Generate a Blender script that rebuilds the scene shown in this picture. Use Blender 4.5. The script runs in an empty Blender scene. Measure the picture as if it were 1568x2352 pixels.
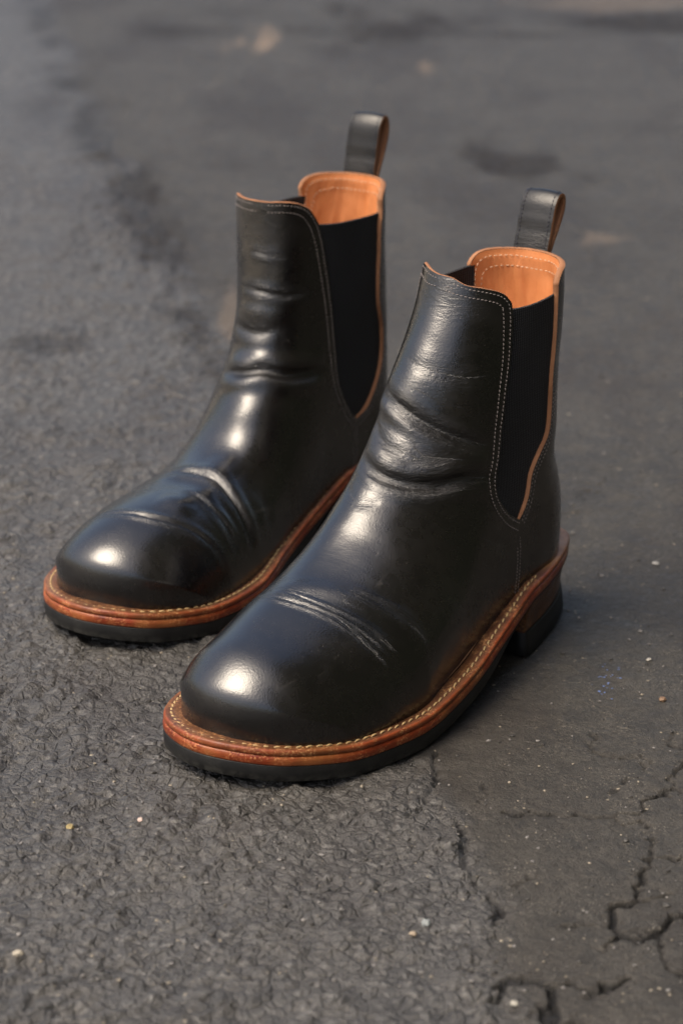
import bpy, math, random
import numpy as np
from mathutils import Matrix, Vector
random.seed(7); rng = np.random.default_rng(7)
SC = bpy.context.scene
COL = SC.collection
MM = 0.001
# ------------------------------------------------------------------ camera
PITCH, CAM_H, ROLL, F_REL = 0.346421, 0.513122, 0.0131526, 5638.27 / 2352
cam = bpy.data.cameras.new('camera'); co = bpy.data.objects.new('camera', cam); COL.objects.link(co)
SC.camera = co
cam.sensor_fit = 'VERTICAL'; cam.sensor_height = 36.0; cam.sensor_width = 24.0; cam.lens = F_REL * 36
cam.clip_start = 0.02; cam.clip_end = 500
_c, _s = math.cos(PITCH), math.sin(PITCH)
_r = Vector((1, 0, 0)); _u = Vector((0, _s, _c)); _f = Vector((0, _c, -_s))
cr_, sr_ = math.cos(ROLL), math.sin(ROLL)
R_ = _r * cr_ + _u * sr_; U_ = _u * cr_ - _r * sr_
co.matrix_world = Matrix(((R_.x, U_.x, -_f.x, 0), (R_.y, U_.y, -_f.y, 0), (R_.z, U_.z, -_f.z, CAM_H), (0, 0, 0, 1)))
cam.dof.use_dof = True; cam.dof.focus_distance = 1.19; cam.dof.aperture_fstop = 10.0; cam.dof.aperture_blades = 9
# ------------------------------------------------------------------ sky and sun
SUN_AZ, SUN_EL = math.radians(-118), math.radians(60)   # azimuth from +Y towards +X, seen from above
world = bpy.data.worlds.new('World'); SC.world = world; world.use_nodes = True
wn = world.node_tree; wn.nodes.clear()
sky = wn.nodes.new('ShaderNodeTexSky'); sky.sky_type = 'NISHITA'; sky.sun_disc = False
sky.sun_elevation = SUN_EL; sky.sun_rotation = SUN_AZ; sky.air_density = 1.0; sky.dust_density = 6.0; sky.ozone_density = 0.6
bg = wn.nodes.new('ShaderNodeBackground'); bg.inputs['Strength'].default_value = 0.15
wo = wn.nodes.new('ShaderNodeOutputWorld')
wn.links.new(sky.outputs[0], bg.inputs[0]); wn.links.new(bg.outputs[0], wo.inputs[0])
sl = bpy.data.lights.new('sun', 'SUN'); sl.energy = 2.1; sl.angle = math.radians(36); sl.color = (1.0, 0.88, 0.71)
so = bpy.data.objects.new('sun', sl); COL.objects.link(so)
sd = Vector((math.sin(SUN_AZ) * math.cos(SUN_EL), math.cos(SUN_AZ) * math.cos(SUN_EL), math.sin(SUN_EL)))
so.rotation_euler = sd.to_track_quat('Z', 'Y').to_euler(); so.location = sd * 5
SC.view_settings.view_transform = 'Standard'; SC.view_settings.look = 'None'
SC.view_settings.exposure = 0.72; SC.view_settings.gamma = 1.0

# ------------------------------------------------------------------ helpers
def newmesh(name, V, F, mat, parent=None, attrs=None, smooth=True):
    me = bpy.data.meshes.new(name)
    V = np.asarray(V, np.float64).reshape(-1, 3)
    if isinstance(F, np.ndarray):
        n, k = F.shape
        me.vertices.add(len(V)); me.vertices.foreach_set('co', V.astype(np.float32).ravel())
        me.loops.add(n * k); me.loops.foreach_set('vertex_index', F.astype(np.int32).ravel())
        me.polygons.add(n); me.polygons.foreach_set('loop_start', np.arange(n, dtype=np.int32) * k)
        try: me.polygons.foreach_set('loop_total', np.full(n, k, np.int32))
        except Exception: pass
        me.update(calc_edges=True)
    else:
        me.from_pydata(V.tolist(), [], F); me.update()
    me.validate()
    me.polygons.foreach_set('use_smooth', np.full(len(me.polygons), smooth))
    if attrs:
        for k_, a in attrs.items():
            at = me.attributes.new(k_, 'FLOAT', 'POINT'); at.data.foreach_set('value', np.asarray(a, np.float32).ravel())
    o = bpy.data.objects.new(name, me); COL.objects.link(o)
    if mat: me.materials.append(mat)
    if parent: o.parent = parent
    return o
def gridfaces(r, c, flip=False, closed=False):
    i = np.arange(r * c).reshape(r, c)
    if closed: i = np.concatenate([i, i[:, :1]], 1)
    a, b, d, e = i[:-1, :-1].ravel(), i[:-1, 1:].ravel(), i[1:, 1:].ravel(), i[1:, :-1].ravel()
    return np.stack([a, e, d, b] if flip else [a, b, d, e], 1)
def tag(o, label=None, cat=None, group=None, kind=None):
    if label: o['label'] = label
    if cat: o['category'] = cat
    if group: o['group'] = group
    if kind: o['kind'] = kind
    return o
def cr(P, n=16, closed=False):
    P = np.asarray(P, float); N = len(P); out = []
    for i in range(N if closed else N - 1):
        if closed: p0, p1, p2, p3 = P[i - 1], P[i], P[(i + 1) % N], P[(i + 2) % N]
        else:
            p1, p2 = P[i], P[i + 1]; p0 = P[i - 1] if i else 2 * p1 - p2; p3 = P[i + 2] if i + 2 < N else 2 * p2 - p1
        d0 = max(np.linalg.norm(p1 - p0), 1e-6) ** .5; d1 = max(np.linalg.norm(p2 - p1), 1e-6) ** .5; d2 = max(np.linalg.norm(p3 - p2), 1e-6) ** .5
        m1 = ((p1 - p0) / d0 - (p2 - p0) / (d0 + d1) + (p2 - p1) / d1) * d1
        m2 = ((p2 - p1) / d1 - (p3 - p1) / (d1 + d2) + (p3 - p2) / d2) * d1
        for t in np.arange(n) / n:
            out.append((2 * t ** 3 - 3 * t * t + 1) * p1 + (t ** 3 - 2 * t * t + t) * m1 + (-2 * t ** 3 + 3 * t * t) * p2 + (t ** 3 - t * t) * m2)
    if not closed: out.append(P[-1])
    return np.array(out)
def arclen(P): return np.r_[0, np.cumsum(np.linalg.norm(np.diff(P, axis=0), axis=1))]
def atfrac(P, t):
    s = arclen(P); t = np.asarray(t) * s[-1]
    return np.stack([np.interp(t, s, P[:, k]) for k in range(P.shape[1])], -1)
def pdist(Q, P):
    best = np.full(len(Q), 1e9)
    for a, b in zip(P[:-1], P[1:]):
        d = b - a; t = np.clip(((Q - a) @ d) / (d @ d + 1e-12), 0, 1); r = Q - a - t[:, None] * d
        best = np.minimum(best, np.einsum('ij,ij->i', r, r))
    return np.sqrt(best)
def sstep(a, b, x):
    t = np.clip((x - a) / (b - a), 0, 1); return t * t * (3 - 2 * t)
# 2-D lattice noise for the ground and leather relief
_perm = rng.random((256, 256))
def vnoise(x, y):
    xi = np.floor(x).astype(int); yi = np.floor(y).astype(int); fx = x - xi; fy = y - yi
    fx = fx * fx * (3 - 2 * fx); fy = fy * fy * (3 - 2 * fy)
    g = lambda a, b: _perm[a & 255, b & 255]
    return (g(xi, yi) * (1 - fx) + g(xi + 1, yi) * fx) * (1 - fy) + (g(xi, yi + 1) * (1 - fx) + g(xi + 1, yi + 1) * fx) * fy - .5
def fbm(x, y, o=4, r=.5):
    a = 1.; s = 0
    for k in range(o): s = s + a * vnoise(x * 2 ** k + 17.3 * k, y * 2 ** k - 9.1 * k); a *= r
    return s
_pj = rng.random((256, 256, 2))
def worley(x, y):
    xi = np.floor(x).astype(int); yi = np.floor(y).astype(int); f1 = np.full(x.shape, 9.); f2 = np.full(x.shape, 9.)
    for i in (-1, 0, 1):
        for j in (-1, 0, 1):
            p = _pj[(xi + i) & 255, (yi + j) & 255]; d = np.hypot(xi + i + p[..., 0] - x, yi + j + p[..., 1] - y)
            f2 = np.where(d < f1, f1, np.minimum(f2, d)); f1 = np.minimum(f1, d)
    return f1, f2
# ------------------------------------------------------------------ materials
def mat(name):
    m = bpy.data.materials.new(name); m.use_nodes = True; nt = m.node_tree; nt.nodes.clear()
    out = nt.nodes.new('ShaderNodeOutputMaterial'); p = nt.nodes.new('ShaderNodeBsdfPrincipled')
    nt.links.new(p.outputs[0], out.inputs[0]); return m, nt, p
class N:
    def __init__(s, nt): s.nt = nt
    def node(s, t, **k):
        n = s.nt.nodes.new(t)
        for a, b in k.items(): setattr(n, a, b)
        return n
    def link(s, a, b): s.nt.links.new(a, b)
    def coord(s, scale=(1, 1, 1), kind='Object'):
        t = s.node('ShaderNodeTexCoord'); m = s.node('ShaderNodeMapping'); m.inputs['Scale'].default_value = scale
        s.link(t.outputs[kind], m.inputs[0]); return m.outputs[0]
    def noise(s, vec, scale, detail=4, rough=.55, dist=0.):
        n = s.node('ShaderNodeTexNoise'); s.link(vec, n.inputs['Vector']); n.inputs['Scale'].default_value = scale
        n.inputs['Detail'].default_value = detail; n.inputs['Roughness'].default_value = rough; n.inputs['Distortion'].default_value = dist
        return n.outputs['Fac']
    def voro(s, vec, scale, feature='F1', out='Distance'):
        n = s.node('ShaderNodeTexVoronoi', feature=feature); s.link(vec, n.inputs['Vector']); n.inputs['Scale'].default_value = scale; return n.outputs[out]
    def rng(s, v, a, b, c=0., d=1.):
        n = s.node('ShaderNodeMapRange'); n.inputs[1].default_value = a; n.inputs[2].default_value = b; n.inputs[3].default_value = c; n.inputs[4].default_value = d
        s.link(v, n.inputs[0]); return n.outputs[0]
    def math(s, op, a, b=None, c=None):
        n = s.node('ShaderNodeMath', operation=op)
        for i, v in enumerate((a, b, c)):
            if v is None: continue
            if isinstance(v, (int, float)): n.inputs[i].default_value = v
            else: s.link(v, n.inputs[i])
        return n.outputs[0]
    def mix(s, f, a, b):
        n = s.node('ShaderNodeMix', data_type='RGBA')
        if isinstance(f, (int, float)): n.inputs[0].default_value = f
        else: s.link(f, n.inputs[0])
        for i, v in ((6, a), (7, b)):
            if isinstance(v, tuple): n.inputs[i].default_value = (*v, 1) if len(v) == 3 else v
            else: s.link(v, n.inputs[i])
        return n.outputs[2]
    def attr(s, name):
        n = s.node('ShaderNodeAttribute', attribute_name=name); return n.outputs['Fac']
    def bump(s, h, strength, dist, normal=None):
        n = s.node('ShaderNodeBump'); n.inputs['Strength'].default_value = strength; n.inputs['Distance'].default_value = dist
        s.link(h, n.inputs['Height'])
        if normal: s.link(normal, n.inputs['Normal'])
        return n.outputs[0]

def black_leather(name='black_leather', extra=0., spec=.8, coat=.15):
    m, nt, p = mat(name); n = N(nt); o = n.coord()
    wr = n.attr('crease')
    blot = n.noise(o, 28, 4, .6)
    base = n.mix(n.rng(blot, .35, .7), (.0010, .0009, .0008), (.0030, .0021, .0017))
    dust = n.voro(o, 330, out='Distance'); dn = n.noise(o, 45, 3, .6)
    spk = n.math('MULTIPLY', n.rng(dust, .10, .05), n.rng(dn, .52, .66))
    base = n.mix(n.math('MULTIPLY', spk, .55), base, (.16, .15, .13))
    sc1 = n.noise(n.coord((.16, 1, .5)), 260, 3, .5, 1.2); sm_ = n.noise(o, 19, 3, .6)
    scf = n.math('MULTIPLY', n.rng(sc1, .66, .72), n.rng(sm_, .56, .66)); base = n.mix(n.math('MULTIPLY', scf, .5), base, (.05, .045, .04))
    n.link(base, p.inputs['Base Color'])
    fine = n.noise(o, 170, 4, .6)
    r = n.math('ADD', n.rng(blot, .3, .75, .20, .31), n.math('MULTIPLY', wr, .10))
    r = n.math('ADD', r, n.rng(fine, .3, .7, -.03 + extra, .05 + extra))
    n.link(r, p.inputs['Roughness']); p.inputs['Specular IOR Level'].default_value = spec; p.inputs['Coat Weight'].default_value = coat; p.inputs['Coat Roughness'].default_value = .2; p.inputs['Coat IOR'].default_value = 1.5
    grain = n.voro(o, 1150); gn = n.noise(o, 900, 2, .5)
    b1 = n.bump(n.math('ADD', grain, gn), .24, .00016)
    w = n.coord((.40, .30, 1.25)); wf = n.noise(w, 300, 5, .6, .5)
    ridg = n.math('ABSOLUTE', n.math('SUBTRACT', wf, .5))
    ck = n.voro(n.coord((.8, .6, 1)), 480, 'DISTANCE_TO_EDGE')
    h = n.math('ADD', n.math('MULTIPLY', n.rng(ridg, 0, .12), .8), n.math('MULTIPLY', n.rng(ck, 0, .10), .30))
    h = n.math('MULTIPLY', h, wr)
    b2 = n.bump(h, .7, .00024, b1)
    cv = n.node('ShaderNodeCombineXYZ'); n.link(n.attr('fold_across'), cv.inputs[0]); n.link(n.math('MULTIPLY', n.attr('fold_along'), .085), cv.inputs[1])
    ff = n.noise(cv.outputs[0], .62, 4, .62, .35); fl = n.math('ABSOLUTE', n.math('SUBTRACT', ff, .5)); fl = n.rng(fl, 0, .07)
    b2 = n.bump(n.math('MULTIPLY', fl, n.rng(n.attr('fold'), .08, .6)), .8, .00009, b2)
    lo = n.noise(o, 60, 3, .5); b3 = n.bump(lo, .25, .0006, b2)
    n.link(b3, p.inputs['Normal']); n.link(b3, p.inputs['Coat Normal']); return m
def tan_leather(name, c1, c2, rough=.5, wr=True):
    m, nt, p = mat(name); n = N(nt); o = n.coord()
    a = n.noise(o, 40, 5, .6); b = n.noise(n.coord((1, 1, .25)), 110, 4, .6)
    n.link(n.mix(n.rng(n.math('ADD', a, n.math('MULTIPLY', b, .6)), .5, 1.1), c1, c2), p.inputs['Base Color'])
    p.inputs['Roughness'].default_value = rough; p.inputs['Specular IOR Level'].default_value = .35
    h = n.math('ADD', n.math('MULTIPLY', b, 1.), n.math('MULTIPLY', n.noise(o, 700, 3, .6), .12))
    n.link(n.bump(h, .6, .0012 if wr else .0003), p.inputs['Normal']); return m
def edge_leather(name, c1, c2, c3, rough=.38, rim=False):
    """burnished leather edges: reddish brown with pale scuffed grains and long streaks"""
    m, nt, p = mat(name); n = N(nt); o = n.coord()
    a = n.noise(o, 70, 5, .65); s = n.noise(n.coord((.3, .3, 3)), 420, 4, .6); g = n.noise(o, 900, 3, .7)
    col = n.mix(n.rng(a, .35, .65), c1, c2)
    if rim: col = n.mix(n.attr('rim'), col, n.mix(n.rng(a, .35, .65), (.14, .026, .008), (.27, .062, .018)))
    col = n.mix(n.math('MULTIPLY', n.rng(s, .5, .75), .6), col, (c1[0] * .35, c1[1] * .3, c1[2] * .3))
    p.inputs['Specular IOR Level'].default_value = .35
    if rim: col = n.mix(n.attr('heel_top_sunlit'), col, n.mix(n.rng(s, .4, .7), (.36, .17, .05), (.20, .08, .024)))  # sun on the heel lip, painted in as a golden tan
    sc = n.math('MULTIPLY', n.rng(g, .50, .62), n.rng(n.noise(o, 95, 4, .65), .44, .56))
    amb = n.noise(n.coord((1, 1, .5)), 38, 3, .6); col = n.mix(n.math('MULTIPLY', n.rng(amb, .5, .66), .65), col, (c2[0] * 1.1, c2[0] * .42, c2[0] * .12))
    n.link(n.mix(sc, col, c3), p.inputs['Base Color'])
    n.link(n.rng(a, .3, .7, rough - .06, rough + .12), p.inputs['Roughness'])
    n.link(n.bump(n.math('ADD', n.math('MULTIPLY', s, .8), g), .5, .0004), p.inputs['Normal']); return m
def rubber():
    m, nt, p = mat('black_rubber'); n = N(nt); o = n.coord()
    a = n.noise(o, 55, 5, .65); d = n.noise(o, 800, 3, .7)
    dusty = n.math('MULTIPLY', n.rng(a, .42, .75), n.rng(d, .35, .65))
    rc = n.mix(n.math('MULTIPLY', dusty, .6), (.006, .006, .006), (.035, .035, .031)); we = n.math('MULTIPLY', n.attr('wear'), n.rng(n.noise(o, 240, 4, .7), .38, .6))
    n.link(n.mix(we, rc, (.085, .082, .070)), p.inputs['Base Color'])
    p.inputs['Roughness'].default_value = .55; p.inputs['Specular IOR Level'].default_value = .3; n.link(n.bump(d, .25, .0003), p.inputs['Normal']); return m
def elastic():
    m, nt, p = mat('black_elastic'); n = N(nt); o = n.coord()
    w = n.node('ShaderNodeTexWave', wave_type='BANDS', bands_direction='X'); w.inputs['Scale'].default_value = 190
    n.link(n.coord((1, 0, .12)), w.inputs['Vector'])
    w2 = n.node('ShaderNodeTexWave', wave_type='BANDS', bands_direction='Z'); w2.inputs['Scale'].default_value = 240
    n.link(o, w2.inputs['Vector'])
    h = n.math('MULTIPLY', w.outputs['Fac'], n.math('ADD', n.math('MULTIPLY', w2.outputs['Fac'], .5), .5))
    lint = n.math('MULTIPLY', n.rng(n.voro(o, 260), .07, .03), n.rng(n.noise(o, 40, 2), .5, .7))
    n.link(n.mix(lint, n.mix(h, (.004, .004, .0045), (.058, .058, .062)), (.2, .2, .2)), p.inputs['Base Color'])
    p.inputs['Roughness'].default_value = .85; p.inputs['Specular IOR Level'].default_value = .2
    n.link(n.bump(h, .8, .0004), p.inputs['Normal']); return m
def thread(name, c):
    m, nt, p = mat(name); n = N(nt); a = n.noise(n.coord(), 1500, 2)
    n.link(n.mix(n.rng(a, .3, .7), tuple(v * .6 for v in c), c), p.inputs['Base Color']); p.inputs['Roughness'].default_value = .6
    return m
M_BLACK = black_leather(); M_TAB = black_leather('black_strap_leather', .14, .5, 0.)
M_TAN = tan_leather('tan_lining_leather', (.46, .150, .046), (.68, .275, .11))
M_RAW = tan_leather('raw_cut_leather', (.17, .070, .030), (.33, .155, .075), .75, False)
M_FLESH = tan_leather('dark_flesh_side', (.14, .065, .028), (.27, .13, .06), .8, False)
M_WELT = edge_leather('welt_leather', (.050, .020, .009), (.10, .040, .016), (.34, .17, .07), .40, rim=True)
M_MID = edge_leather('midsole_leather', (.12, .017, .005), (.26, .042, .010), (.46, .19, .075), .36)
M_STACK = edge_leather('heel_stack_leather', (.045, .016, .007), (.10, .038, .014), (.24, .11, .04), .36)
M_RUB = rubber(); M_ELA = elastic()
M_THR = thread('grey_thread', (.21, .18, .17)); M_THRW = thread('cream_welt_thread', (.40, .27, .12)); M_THRL = thread('pale_lining_thread', (.62, .42, .27))
M_THRB = thread('navy_thread', (.02, .02, .035))

# ------------------------------------------------------------------ boot form (mm, local: x to the toe, y to the outer side, z up)
XP = np.array([-10, 20, 55, 100, 145, 190, 225, 260, 290, 310.])
WL0 = np.array([28, 31, 36, 40.5, 46, 53, 52.5, 47, 44, 44.])
WM0 = np.array([31, 33, 34, 36, 40, 48, 52, 51.5, 49, 49.])
ZX = [-20, 75, 110, 150, 200, 250, 285, 302, 330]
def ztop(x): return np.interp(x, ZX, [42, 40, 32, 22.5, 16, 17.5, 23, 27.5, 34]) - 2.79 * (np.clip((x - 220) / 80, 0, 2) ** 2)
_zx = np.linspace(-20, 330, 200); _zk = np.exp(-np.linspace(-2, 2, 15) ** 2); _zk /= _zk.sum()
_zs = np.convolve(np.pad(ztop(_zx), 7, mode='edge'), _zk, 'valid')
def zwelt(x): return np.interp(x, _zx, _zs)
def zfe(x): return zwelt(x) - 3.0
FORM = {
 'L': dict(ridge=[(290.9, 24.0), (291.8, 35.3), (289.4, 44.4), (282.6, 51.5), (271.5, 58.3), (252.3, 63.2), (232.6, 68.1), (211.3, 73.3), (190.9, 81.3), (171.0, 94.7), (153.8, 109.6), (143.3, 123.4), (135.1, 136.4), (130.1, 151.1), (122.8, 165.0), (114.8, 178.4), (107.3, 191.8), (101.8, 206)],
   gf=[(81.5, 192), (81.7, 184.5), (85.7, 164.3), (90.6, 148.4), (95, 132.3), (98.1, 115.7), (101.8, 104.5), (101.5, 97), (97.8, 90.5), (90.3, 83), (79.5, 76.5)],
   gr=[(41.8, 190), (42.2, 163.4), (44.8, 146.3), (46.1, 128.9), (48.8, 116.1), (57.9, 106.9), (65.8, 98.3), (70.6, 86.2), (79.5, 76.5)],
   seam=[(79.5, 76.5), (79.4, 61), (80.3, 52), (82.8, 37.5)],
   topv=[(101.8, 206), (100, 202.6), (95.1, 201), (88.6, 198.8), (84.5, 196.3), (81.5, 192)],
   toph=[(101.8, 206), (98, 207), (93, 207.5), (87, 206.5), (82.5, 202.5), (80.5, 195)], eltop=(188.6, 189), W=(0, 1.6, 0, 0, 0, -5.0), vis=1,
   back=[(1, 36), (.5, 46), (.6, 60), (3.6, 76), (9.7, 93), (14.6, 103), (14.2, 112), (14, 130), (13, 150), (10.5, 168), (9.5, 185), (10, 197)], hid=-9, taby=-6),
 'R': dict(ridge=[(289.9, 24.0), (290.4, 35.1), (288.4, 43.9), (282.2, 50.6), (271.5, 56.5), (252.7, 62.1), (233.0, 64.3), (211.5, 65.4), (188.9, 67.2), (165.3, 73.6), (148.4, 90.5), (138.0, 107.0), (128.3, 121.0), (123.1, 137.6), (121.6, 154.6), (119.9, 171.6), (118.3, 187.9), (117.8, 207.0)],
   gf=[(93.7, 192), (91.1, 181.8), (88.3, 163.6), (85.1, 140.5), (83.3, 117.3), (81, 98.4), (74.5, 84.7), (66, 73.1), (59.7, 68.6)],
   gr=[(26, 188), (28.5, 178.3), (29.3, 164.3), (31.5, 146.7), (30.8, 132.3), (26, 116.5), (26.5, 100), (35.6, 84), (47.2, 72.8), (59.7, 68.6)],
   seam=[(59.7, 68.6), (59.5, 60), (60, 50), (61, 38.5)],
   topv=[(117.8, 207), (113.4, 207.2), (106.3, 205.7), (100.1, 202), (96.5, 197), (93.7, 192)],
   toph=[(117.8, 207), (114.4, 206.6), (108, 206.3), (101, 205.3), (96, 200.5), (93.7, 193)], eltop=(192, 186.5), W=(-3.3, 0, 4.4, 0, -3.4, 0), vis=-1,
   back=[(0, 36), (-4, 46), (-5.5, 60), (-5.5, 76), (-5, 93), (-4.5, 103), (-4, 112), (-3, 130), (-2.5, 150), (-1.5, 168), (-1.5, 185), (-1, 197)], hid=-3, taby=4),
}
def yc(x): return -3 * sstep(120, 300, x) - 8 * sstep(100, 160, x) * (1 - sstep(215, 285, x))
class Form:
    def __init__(s, k):
        s.k = k; f = FORM[k]; s.f = f; s.ridge = cr(f['ridge'], 8); s.back = cr(f['back'], 5); s.pw = f['W']; s.creases = []; s.nmain = 0
        up = s.ridge[-1] - s.ridge[-5]; up /= np.linalg.norm(up)
        s.ridx = np.r_[s.ridge, [s.ridge[-1] + up * 6]]; s.bkx = np.r_[s.back, [s.back[-1] + [0, 8]]]
        s.ridx = np.r_[[s.ridge[0] - [0, 10]], s.ridx]; s.bkx = np.r_[[s.back[0] - [0, 6]], s.bkx]
    def W(s, x, z, lat):
        x = np.asarray(x, float); z = np.asarray(z, float); sh = x.shape; x = x.ravel(); z = z.ravel()
        Q = np.stack([x, z], 1); sF = pdist(Q, s.ridx); sB = pdist(Q, s.bkx)
        wp = np.where(lat > 0, 1, 0) * (np.interp(x, XP, WL0) - yc(x)) + np.where(lat > 0, 0, 1) * (np.interp(x, XP, WM0) + yc(x))
        i = 0 if lat > 0 else 1
        ws = (34. if lat > 0 else 32.) - 1.5 * sstep(110, 190, z) + s.pw[i] * sstep(90, 140, z) + s.pw[2 + i] * sstep(140, 200, z)
        wp = wp + s.pw[4 + i] * sstep(180, 250, x)
        a = sstep(38, 118, z - np.clip(x - 120, 0, 80) * .12)
        w = (wp * (1 - a) + ws * a) * np.sqrt(np.clip(1 - (1 - np.clip(sF / 50, 0, 1)) ** 2, 0, 1)) * np.sqrt(np.clip(1 - (1 - np.clip(sB / 42, 0, 1)) ** 2.2, 0, 1))
        return w.reshape(sh)
    def disp(s, P):
        """folds: displacement along the normal and a fine-wrinkle mask for points P(n,3)"""
        d = np.zeros(len(P)); m = np.zeros(len(P)); s.cs = np.zeros(len(P)); s.ct = np.zeros(len(P)); bestm = np.zeros(len(P))
        for ci, (pts, dep, wid, bu, bd, fine) in enumerate(s.creases):
            main = ci < s.nmain
            C = cr(pts, 6); up = np.array([-.62, 0, .78]); best = np.full(len(P), 1e9); sg = np.zeros(len(P)); tt = np.zeros(len(P)); L = arclen(C)
            near = np.where((np.abs(P - C.mean(0)).max(1) < L[-1] * .5 + 45))[0]
            if len(near) == 0: continue
            Q = P[near]; bb = np.full(len(near), 1e9); ss = np.zeros(len(near)); tq = np.zeros(len(near))
            for i, (a, b) in enumerate(zip(C[:-1], C[1:])):
                e = b - a; t = np.clip(((Q - a) @ e) / (e @ e), 0, 1); r = Q - a - t[:, None] * e; r2 = np.einsum('ij,ij->i', r, r)
                k = r2 < bb; bb[k] = r2[k]; ss[k] = (r[k] @ up); tq[k] = ((L[i] + t * np.sqrt(e @ e)) / L[-1])[k]
            dd = np.sqrt(bb) * np.sign(ss)
            tap = np.clip(np.minimum(tq, 1 - tq) / .22, 0, 1) ** .7 if wid < 4 else sstep(0, .45, np.minimum(tq, 1 - tq))
            endf = np.where((tq <= 0) | (tq >= 1), np.exp(-(bb / (wid * 2.2) ** 2)), 1)
            v = (-dep * np.exp(-(dd / wid) ** 2) + bu * np.exp(-((dd - 2.1 * wid) / (1.5 * wid)) ** 2) + bd * np.exp(-((dd + 2.1 * wid) / (1.5 * wid)) ** 2)) * tap
            d[near] += v; mm = fine * np.exp(-(dd / (wid * 1.5 + 3.0)) ** 2) * np.clip(tap + .12, 0, 1) * endf
            if main:
                k = mm > bestm[near]; ik = near[k]; bestm[ik] = mm[k]; s.cs[ik] = dd[k]; s.ct[ik] = (tq * L[-1])[k] + 37 * fine
            m[near] = np.maximum(m[near], mm)
        return d, m
    def pt(s, x, z, lat, off=0.):
        x = np.asarray(x, float); z = np.asarray(z, float)
        sg = 1 if lat > 0 else -1; e = .4; w = s.W(x, z, lat)
        wx = (s.W(x + e, z, lat) - s.W(x - e, z, lat)) / (2 * e); wz = (s.W(x, z + e, lat) - s.W(x, z - e, lat)) / (2 * e)
        n = np.stack([-wx, np.full_like(w, sg), -wz], -1); n /= np.linalg.norm(n, axis=-1, keepdims=True)
        P = np.stack([x, yc(x) + sg * w, z], -1)
        d, _ = s.disp(P.reshape(-1, 3)); return P + n * (off + d.reshape(P.shape[:-1]))[..., None], n

def coons(Lc, Rc, Bc, Tc, U, V):
    """bilinear blended patch in the side view; U across, V up"""
    L = atfrac(Lc, V)[:, None]; R = atfrac(Rc, V)[:, None]; B = atfrac(Bc, U)[None]; T = atfrac(Tc, U)[None]
    u = U[None, :, None]; v = V[:, None, None]
    return (1 - u) * L + u * R + (1 - v) * B + v * T - ((1 - u) * (1 - v) * B[:, :1] + u * (1 - v) * B[:, -1:] + (1 - u) * v * T[:, :1] + u * v * T[:, -1:])
def gnorm(P):
    """normals of grid P(r,c,3)"""
    a = np.gradient(P, axis=0); b = np.gradient(P, axis=1); n = np.cross(b, a); l = np.linalg.norm(n, axis=2, keepdims=True); l[l < 1e-9] = 1
    return n / l
def lift(form, G_med, G_lat, join_first=True):
    """side-view grids (r,c,2), column 0 on the centre line -> one 3-D grid medial..centre..lateral"""
    wm = form.W(G_med[..., 0], G_med[..., 1], -1); wl = form.W(G_lat[..., 0], G_lat[..., 1], 1)
    wm[:, 0] = 0; wl[:, 0] = 0
    A = np.stack([G_med[..., 0], yc(G_med[..., 0]) - wm, G_med[..., 1]], -1); B = np.stack([G_lat[..., 0], yc(G_lat[..., 0]) + wl, G_lat[..., 1]], -1)
    return np.concatenate([A[:, ::-1], B[:, 1:]], 1)
def orient(P, n):
    c = P.reshape(-1, 3).mean(0); return n

class Builder:
    def __init__(s, k, root):
        s.form = Form(k); s.k = k; s.root = root; s.sg = 1 if k == 'L' else -1; s.flip = (k != 'L')
    def put(s, name, P, F, m, parent=None, attrs=None, smooth=True):
        V = np.array(P, float).reshape(-1, 3).copy(); V[:, 1] *= s.sg; V *= MM
        if isinstance(F, np.ndarray) and s.flip: F = F[:, ::-1]
        elif s.flip: F = [tuple(reversed(f)) for f in F]
        return newmesh(name, V, F, m, parent or s.root, attrs, smooth)
    def grid(s, name, P, m, parent=None, attrs=None, flip=False, closed=False):
        return s.put(name, P, gridfaces(P.shape[0], P.shape[1], flip, closed), m, parent, attrs)
    def stitches(s, name, P, Nn, pitch, length, rad, m, parent=None, single=False, sink=.35, slant=0.0, label=None):
        """thread stitches laid along a 3-D curve P with normals Nn"""
        L = arclen(P); n = int(L[-1] / pitch); V = []; F = []; objs = []
        prof = [(-.5, .0), (-.42, .62), (-.2, 1.), (.2, 1.), (.42, .62), (.5, .0)]; K = 6
        for i in range(n):
            sc = (i + .5) * pitch + random.uniform(-.06, .06) * pitch
            c = np.array([np.interp(sc, L, P[:, j]) for j in range(3)]); nn = np.array([np.interp(sc, L, Nn[:, j]) for j in range(3)]); nn /= np.linalg.norm(nn)
            c2 = np.array([np.interp(sc + .3, L, P[:, j]) for j in range(3)]); t = c2 - c; t -= nn * (t @ nn); t /= np.linalg.norm(t) + 1e-9
            bnr = np.cross(nn, t); t = t + bnr * slant * random.uniform(.7, 1.3); t /= np.linalg.norm(t); bnr = np.cross(nn, t)
            base = len(V); ll = length * random.uniform(.92, 1.05)
            ring = []
            for q, (a, r) in enumerate(prof):
                arch = rad * (1 - (2 * a) ** 2) * .9 - rad * sink
                for k in range(K):
                    th = 2 * math.pi * k / K; ring.append(c + t * a * ll + nn * (arch + math.sin(th) * rad * max(r, .25) * .8) + bnr * math.cos(th) * rad * max(r, .25))
            f = []
            for q in range(len(prof) - 1):
                for k in range(K): f.append((q * K + k, q * K + (k + 1) % K, (q + 1) * K + (k + 1) % K, (q + 1) * K + k))
            f.append(tuple(range(K))[::-1]); f.append(tuple((len(prof) - 1) * K + k for k in range(K)))
            if single:
                o = s.put(name, ring, f, m, parent); objs.append(o)
            else:
                V += ring; F += [tuple(base + a for a in ff) for ff in f]
        if single: return objs
        o = s.put(name, V, F, m, parent); o['kind'] = 'stuff'
        if label: o['label'] = label
        return o

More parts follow.
